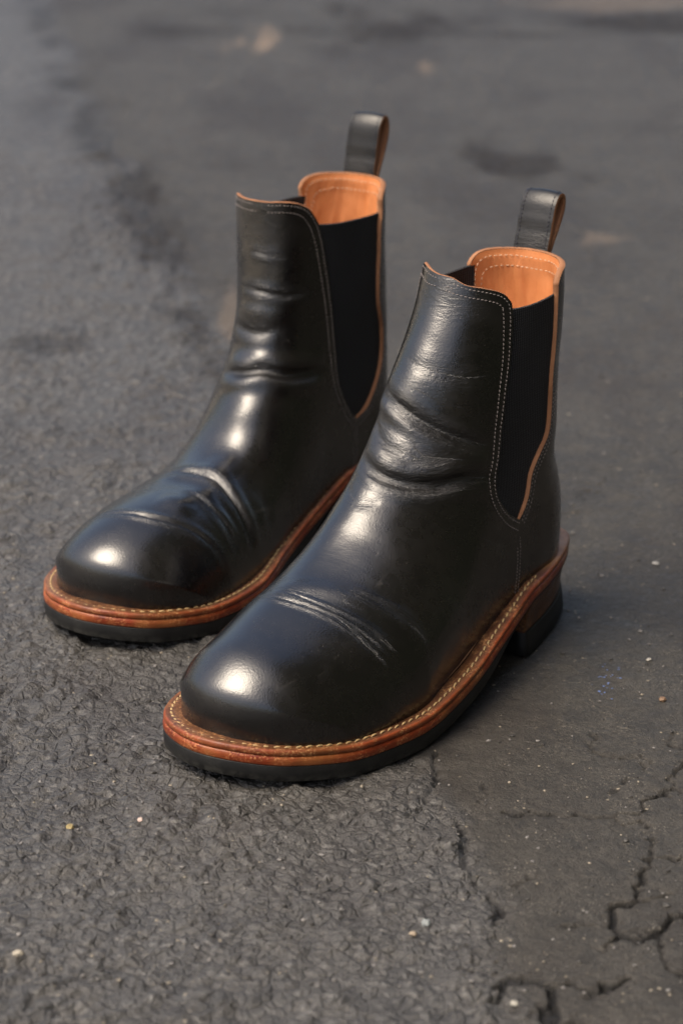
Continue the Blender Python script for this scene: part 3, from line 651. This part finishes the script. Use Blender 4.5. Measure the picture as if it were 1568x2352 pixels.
gxs = axis([(-60, -8, 14), (-8, -1.2, 30), (-1.2, -.25, 66), (-.25, .25, 480), (.25, 1.2, 66), (1.2, 8, 30), (8, 60, 14)])
gys = axis([(-20, 0, 12), (0, .78, 24), (.78, 1.5, 690), (1.5, 2.5, 260), (2.5, 6, 130), (6, 20, 30), (20, 120, 20)])
GX, GY = np.meshgrid(gxs, gys); Q = np.stack([GX.ravel(), GY.ravel()], 1)
e = np.array(EDGE); o_ = np.argsort(e[:, 1]); ex = np.interp(GY, e[o_, 1], e[o_, 0])
wob = .012 * fbm(GX * 30, GY * 30, 3) + .02 * fbm(GX * 9, GY * 9, 2)
rough = sstep(.012, -.012, GX - ex + wob)
near = sstep(4.5, 2.5, GY) * sstep(-.2, .5, GY)
f1, f2 = worley(GX * 125 + 2.5 * fbm(GX * 60, GY * 60, 2), GY * 125 + 2.5 * fbm(GX * 60 + 50, GY * 60, 2))
g1, g2 = worley(GX * 62 + 1.6 * fbm(GX * 45, GY * 45, 2), GY * 62 + 1.6 * fbm(GX * 45 + 9, GY * 45, 2))
lump = np.clip(1 - f1 * 1.25, 0, 1) ** .8; lump2 = np.clip(1 - g1 * 1.3, 0, 1)
big = fbm(GX * 14, GY * 14, 3); med = fbm(GX * 95, GY * 95, 4, .6)
keepm = sstep(-.28, .12, fbm(GX * 40, GY * 40, 3))
H = rough * (.0020 * lump * keepm + .0030 * lump2 * sstep(-.1, .2, fbm(GX * 28 + 7, GY * 28, 3)) + .0016 * med + .0010 * big)
H += (1 - rough) * (.00045 * med + .0010 * big + .00035 * lump * keepm)
H -= .0012 * np.exp(-((GX - ex + wob) / .010) ** 2) * sstep(-.1, .15, fbm(GX * 50, GY * 50, 2))
H *= near
crk = np.zeros(GX.size)
sel = np.where((Q[:, 1] < 1.5) & (Q[:, 1] > .8) & (np.abs(Q[:, 0]) < .4))[0]
for pts, dep, wid in CRACKS:
    C = cr(np.array(pts), 4); P = Q[sel] + np.stack([fbm(Q[sel, 0] * 160, Q[sel, 1] * 160, 3), fbm(Q[sel, 0] * 160 + 40, Q[sel, 1] * 160, 3)], 1) * .0055
    dd = pdist(P, C); ww = wid * .00072 * (.6 + 1.1 * (fbm(Q[sel, 0] * 70, Q[sel, 1] * 70, 2) + .5)); crk[sel] = np.maximum(crk[sel], dep * np.exp(-(dd / ww) ** 2) + .35 * np.exp(-(dd / (ww * 4)) ** 2) * (fbm(Q[sel, 0] * 230, Q[sel, 1] * 230, 3) > .12))
crk = crk.reshape(GX.shape); H -= .0024 * crk
# the boots bear on the high points
H -= .0013
STAINS = [(900, 68, 170, 34, 1.3), (1300, 52, 330, 16, 1.2), (1500, 42, 140, 18, 1.2), (420, 70, 110, 16, .7), (700, 30, 300, 14, .3), (1195, 392, 150, 30, 1.2), (1130, 352, 70, 18, .9), (125, 790, 80, 22, .8), (150, 200, 50, 50, .5), (215, 270, 45, 40, .5), (300, 420, 50, 60, .7), (370, 540, 60, 70, .6), (430, 660, 50, 60, .5), (640, 380, 120, 14, .25), (560, 95, 45, 22, -.9), (930, 55, 40, 16, -.35), (1375, 540, 50, 18, -.5), (155, 205, 30, 16, -.45), (975, 155, 16, 12, -.5), (500, 740, 40, 70, -.35), (1500, 10, 300, 30, -.3)]
stain = np.zeros(GX.size)
for u_, v_, a_, b_, k_ in STAINS:   # a stain's place and size are fixed on the ground, in metres
    gx_, gy_ = unproj(u_, v_); rx = abs(unproj(u_ + a_, v_)[0] - gx_); ry = abs(unproj(u_, v_ - b_)[1] - gy_)
    rr = np.hypot((Q[:, 0] - gx_) / rx, (Q[:, 1] - gy_) / ry) + 1.9 * fbm(Q[:, 0] * .75 / rx + u_, Q[:, 1] * .55 / ry + v_, 4, .6)
    stain += k_ * sstep(1.5, .1, rr)
stain += .95 * np.exp(-((GX - ex + .018 + wob * .8) / .020) ** 2).ravel() * sstep(-.35, .15, fbm(GX * 24, GY * 12, 4)).ravel() * sstep(1.35, 1.7, Q[:, 1])
gm, nt, p = mat('worn_asphalt'); n = N(nt); o = n.coord()
ro = n.attr('rough'); ck = n.attr('crack'); ht = n.attr('height'); sta = n.attr('stain')
dis = n.node('ShaderNodeTexNoise'); n.link(o, dis.inputs['Vector']); dis.inputs['Scale'].default_value = 190; dis.inputs['Detail'].default_value = 3
dv = n.node('ShaderNodeVectorMath', operation='SCALE'); n.link(dis.outputs['Color'], dv.inputs[0]); dv.inputs['Scale'].default_value = .0016
da = n.node('ShaderNodeVectorMath', operation='ADD'); n.link(o, da.inputs[0]); n.link(dv.outputs[0], da.inputs[1]); od = da.outputs[0]
v1 = n.voro(od, 140); v2 = n.voro(od, 430); v1e = n.voro(od, 140, 'DISTANCE_TO_EDGE')
a = n.noise(o, 7, 5, .6); b = n.noise(o, 55, 6, .65); c3 = n.noise(o, 420, 5, .7); c4 = n.noise(o, 130, 5, .7)
pit = n.math('MULTIPLY', n.rng(v1e, .10, .0), n.rng(c4, .42, .55))
stone = n.math('MULTIPLY', n.rng(v1, .55, .15), n.rng(c4, .60, .42))
smooth_c = n.mix(n.rng(b, .3, .7), (.027, .0245, .0205), (.057, .052, .044))
rough_c = n.mix(n.math('MULTIPLY', stone, .9), n.mix(n.rng(b, .3, .7), (.022, .0205, .018), (.062, .058, .052)), (.145, .139, .128))
col = n.mix(ro, smooth_c, rough_c)
col = n.mix(n.math('MULTIPLY', n.rng(a, .45, .7), .4), col, (.066, .060, .051))
col = n.mix(n.math('MULTIPLY', n.rng(c3, .38, .54, 1, 0), .6), col, (.014, .012, .010))
col = n.mix(n.math('MULTIPLY', n.math('MULTIPLY', pit, .4), n.math('ADD', n.math('MULTIPLY', ro, .75), .2)), col, (.006, .005, .004))
sp1 = n.math('MULTIPLY', n.rng(n.voro(o, 190), .17, .09), n.rng(n.noise(o, 60, 3), .56, .66)); col = n.mix(n.math('MULTIPLY', sp1, .8), col, (.34, .29, .21))
sp2 = n.math('MULTIPLY', n.rng(n.voro(o, 560), .24, .12), n.rng(n.noise(o, 33, 3), .48, .60)); col = n.mix(n.math('MULTIPLY', sp2, .65), col, (.24, .22, .18))
mot = n.noise(n.coord((1, .45, 1)), 5.5, 5, .62); col = n.mix(n.math('MULTIPLY', n.rng(mot, .47, .62), .6), col, (.020, .0155, .012))
col = n.mix(n.math('MULTIPLY', n.rng(n.math('MULTIPLY', sta, n.rng(n.noise(o, 26, 5, .7), .3, .62, .35, 1.25)), 0, 1.1), .8), col, (.014, .0105, .008)); col = n.mix(n.math('MULTIPLY', n.rng(sta, 0, -1), .8), col, (.19, .14, .095))
col = n.mix(n.rng(ck, .15, .85), col, (.004, .0035, .003))
n.link(col, p.inputs['Base Color'])
n.link(n.math('ADD', n.math('ADD', n.rng(b, .3, .7, .46, .66), n.math('MULTIPLY', ro, -.06)), n.math('MULTIPLY', stone, -.14)), p.inputs['Roughness']); n.link(n.math('MULTIPLY', n.rng(ro, 0, 1, .30, .75), n.rng(sta, 0, 1, 1, .40)), p.inputs['Specular IOR Level'])
hs = n.math('MULTIPLY', n.math('ADD', n.math('ADD', n.math('MULTIPLY', stone, .9), n.math('MULTIPLY', n.rng(v2, .6, .1), .2)), n.math('MULTIPLY', pit, -.45)), n.math('ADD', n.math('MULTIPLY', ro, .85), .12))
bh = n.math('ADD', hs, n.math('ADD', n.math('MULTIPLY', n.noise(o, 330, 5, .7), .8), n.math('MULTIPLY', n.noise(o, 1000, 3, .6), .25)))
n.link(n.bump(bh, 1., .0021), p.inputs['Normal'])
hn = (lump * keepm * .6 + lump2 * .5)
g = newmesh('asphalt_ground', np.stack([GX, GY, H], -1).reshape(-1, 3), gridfaces(*GX.shape), gm, attrs={'rough': rough, 'crack': np.clip(crk, 0, 1), 'height': np.clip(hn, 0, 1), 'stain': np.clip(stain, -1, 1)})
g['kind'] = 'structure'

# ------------------------------------------------------------------ added unseen surroundings, put in for the boots to mirror
def box(V, F, a, b):
    i = len(V); (x0, y0, z0), (x1, y1, z1) = a, b
    V += [(x0, y0, z0), (x1, y0, z0), (x1, y1, z0), (x0, y1, z0), (x0, y0, z1), (x1, y0, z1), (x1, y1, z1), (x0, y1, z1)]
    F += [tuple(i + k for k in q) for q in ((0, 3, 2, 1), (4, 5, 6, 7), (0, 1, 5, 4), (1, 2, 6, 5), (2, 3, 7, 6), (3, 0, 4, 7))]
def plain(name, c1, c2, scale, rough=.85):
    m, nt, p = mat(name); n = N(nt); a = n.noise(n.coord(), scale, 5, .6)
    n.link(n.mix(n.rng(a, .3, .7), c1, c2), p.inputs['Base Color']); p.inputs['Roughness'].default_value = rough
    n.link(n.bump(a, .4, .02), p.inputs['Normal']); return m
M_CON = plain('added_pale_paving', (.50, .44, .34), (.62, .55, .44), 5)
V = [(-40, -40, .006), (-1.1, -40, .006), (-1.1, 60, .006), (-40, 60, .006), (-1.1, -40, .006), (40, -40, .006), (40, -.6, .006), (-1.1, -.6, .006)]
pv = newmesh('added_pavement', V, [(0, 1, 2, 3), (4, 5, 6, 7)], M_CON, smooth=False); pv['kind'] = 'structure'  # added out of view so the leather picks up warm pale reflections
M_HED = plain('added_hedge_dark', (.006, .009, .004), (.022, .026, .012), 8, .9)
yy_ = np.linspace(-9, 3.15, 74); zz_ = np.linspace(0, 9.6, 46)
YY, ZZ = np.meshgrid(yy_, zz_); XX = 1.65 + .25 * fbm(YY * 1.1, ZZ * 1.3, 4) + .06 * ZZ; ZZ = ZZ + (ZZ / 9.6) * .7 * fbm(YY * .8, ZZ * 0, 3)
front = np.stack([XX, YY, ZZ], -1); backp = front + [1.2, 0, 0]
P = np.concatenate([front, backp[::-1]], 0); h = newmesh('added_dark_hedge', P.reshape(-1, 3), gridfaces(P.shape[0], P.shape[1]), M_HED); tag(h, 'added dark hedge out of view, shaped to darken the right flanks of the boots', 'hedge')  # added unseen mass, sized to keep the sky out of the right flanks

# ------------------------------------------------------------------ grit and small stones lying on the asphalt
def ground_z(x, y):
    j = int(np.argmin(np.abs(gxs - x))); i = int(np.argmin(np.abs(gys - y))); return H[i, j]
ICO = [(0, -.526, .851), (0, .526, .851), (0, -.526, -.851), (0, .526, -.851), (.526, .851, 0), (-.526, .851, 0), (.526, -.851, 0), (-.526, -.851, 0), (.851, 0, .526), (.851, 0, -.526), (-.851, 0, .526), (-.851, 0, -.526)]
IF = [(0, 8, 1), (0, 1, 10), (2, 3, 9), (2, 11, 3), (1, 8, 4), (3, 4, 9), (0, 6, 8), (2, 9, 6), (4, 8, 9), (6, 9, 8), (1, 5, 10), (3, 11, 5), (0, 10, 7), (2, 7, 11), (5, 11, 10), (7, 10, 11), (1, 4, 5), (3, 5, 4), (0, 7, 6), (2, 6, 7)]
def stone_mat(name, c):
    m, nt, p = mat(name); n = N(nt); a = n.noise(n.coord(), 900, 3, .6)
    n.link(n.mix(n.rng(a, .3, .7), tuple(v * .6 for v in c), c), p.inputs['Base Color']); p.inputs['Roughness'].default_value = .6; return m
MS = [stone_mat('pale_grit', (.26, .225, .17)), stone_mat('grey_grit', (.16, .15, .14)), stone_mat('dark_grit', (.035, .032, .028))]
def rock(x, y, r, sq, V, F, z=None):
    b0 = len(V); a = rng.uniform(0, 6.3); ca, sa = math.cos(a), math.sin(a); zz = ground_z(x, y) if z is None else z; st = rng.uniform(.7, 1.5)
    for v in ICO:
        q = np.array(v) * rng.uniform(.75, 1.15); X, Y = q[0] * st * r, q[1] * r
        V.append((x + ca * X - sa * Y, y + sa * X + ca * Y, zz + q[2] * r * sq + r * sq * .45))
    F += [tuple(b0 + k for k in f) for f in IF]
for mi, cnt, rmin, rmax in ((0, 800, .0003, .0010), (1, 900, .0004, .0013), (2, 900, .0004, .0016)):
    V, F = [], []
    for _ in range(cnt):
        y = .86 + 1.5 * rng.random() ** 1.4; x = rng.uniform(-.16, .17) * y * 1.05
        rock(x, y, rmin + (rmax - rmin) * rng.random() ** 3, rng.uniform(.4, .8), V, F)
    g_ = newmesh('grit', V, F, MS[mi], smooth=False); g_['kind'] = 'stuff'
PEB = [(162, 1903, .0023, (.26, .20, .08), 'ochre pebble on rough asphalt left of the front toe'), (42, 2204, .0030, (.36, .32, .25), 'flat cream chip near the lower left corner of the asphalt'),
 (1180, 2300, .0022, (.40, .38, .32), 'round white bead of grit beside the lowest crack'), (948, 2148, .0021, (.34, .27, .19), 'cream grain on rough asphalt below the front sole'),
 (978, 2118, .0026, (.24, .26, .255), 'grey green chip on rough asphalt just above a cream grain'), (322, 1895, .0016, (.55, .42, .36), 'small pinkish grain between ochre pebble and front sole'),
 (1520, 1602, .0024, (.17, .10, .055), 'rusty brown flake on smooth asphalt at right edge'), (1490, 1512, .0020, (.33, .31, .27), 'pale sliver on smooth asphalt right of the heel'),
 (1505, 1290, .0021, (.36, .35, .33), 'white fleck furthest from the boots on smooth asphalt')]
for u_, v_, r_, c_, lab in PEB:
    x, y = unproj(u_, v_); V, F = [], []; rock(0, 0, r_, .6, V, F, z=0)
    pb = newmesh('pebble', V, F, stone_mat('pebble_stone', c_), smooth=False); pb.location = (x, y, ground_z(x, y)); tag(pb, lab, 'pebble', 'small stones on the asphalt')

V, F = [], []
for _ in range(26):
    x, y = unproj(1388 + rng.normal(0, 16), 1560 + rng.normal(0, 20)); rock(x, y, rng.uniform(.0003, .0009), .35, V, F)
g_ = newmesh('paint_fleck', V, F, stone_mat('blue_paint', (.09, .14, .30)), smooth=False); g_['kind'] = 'stuff'
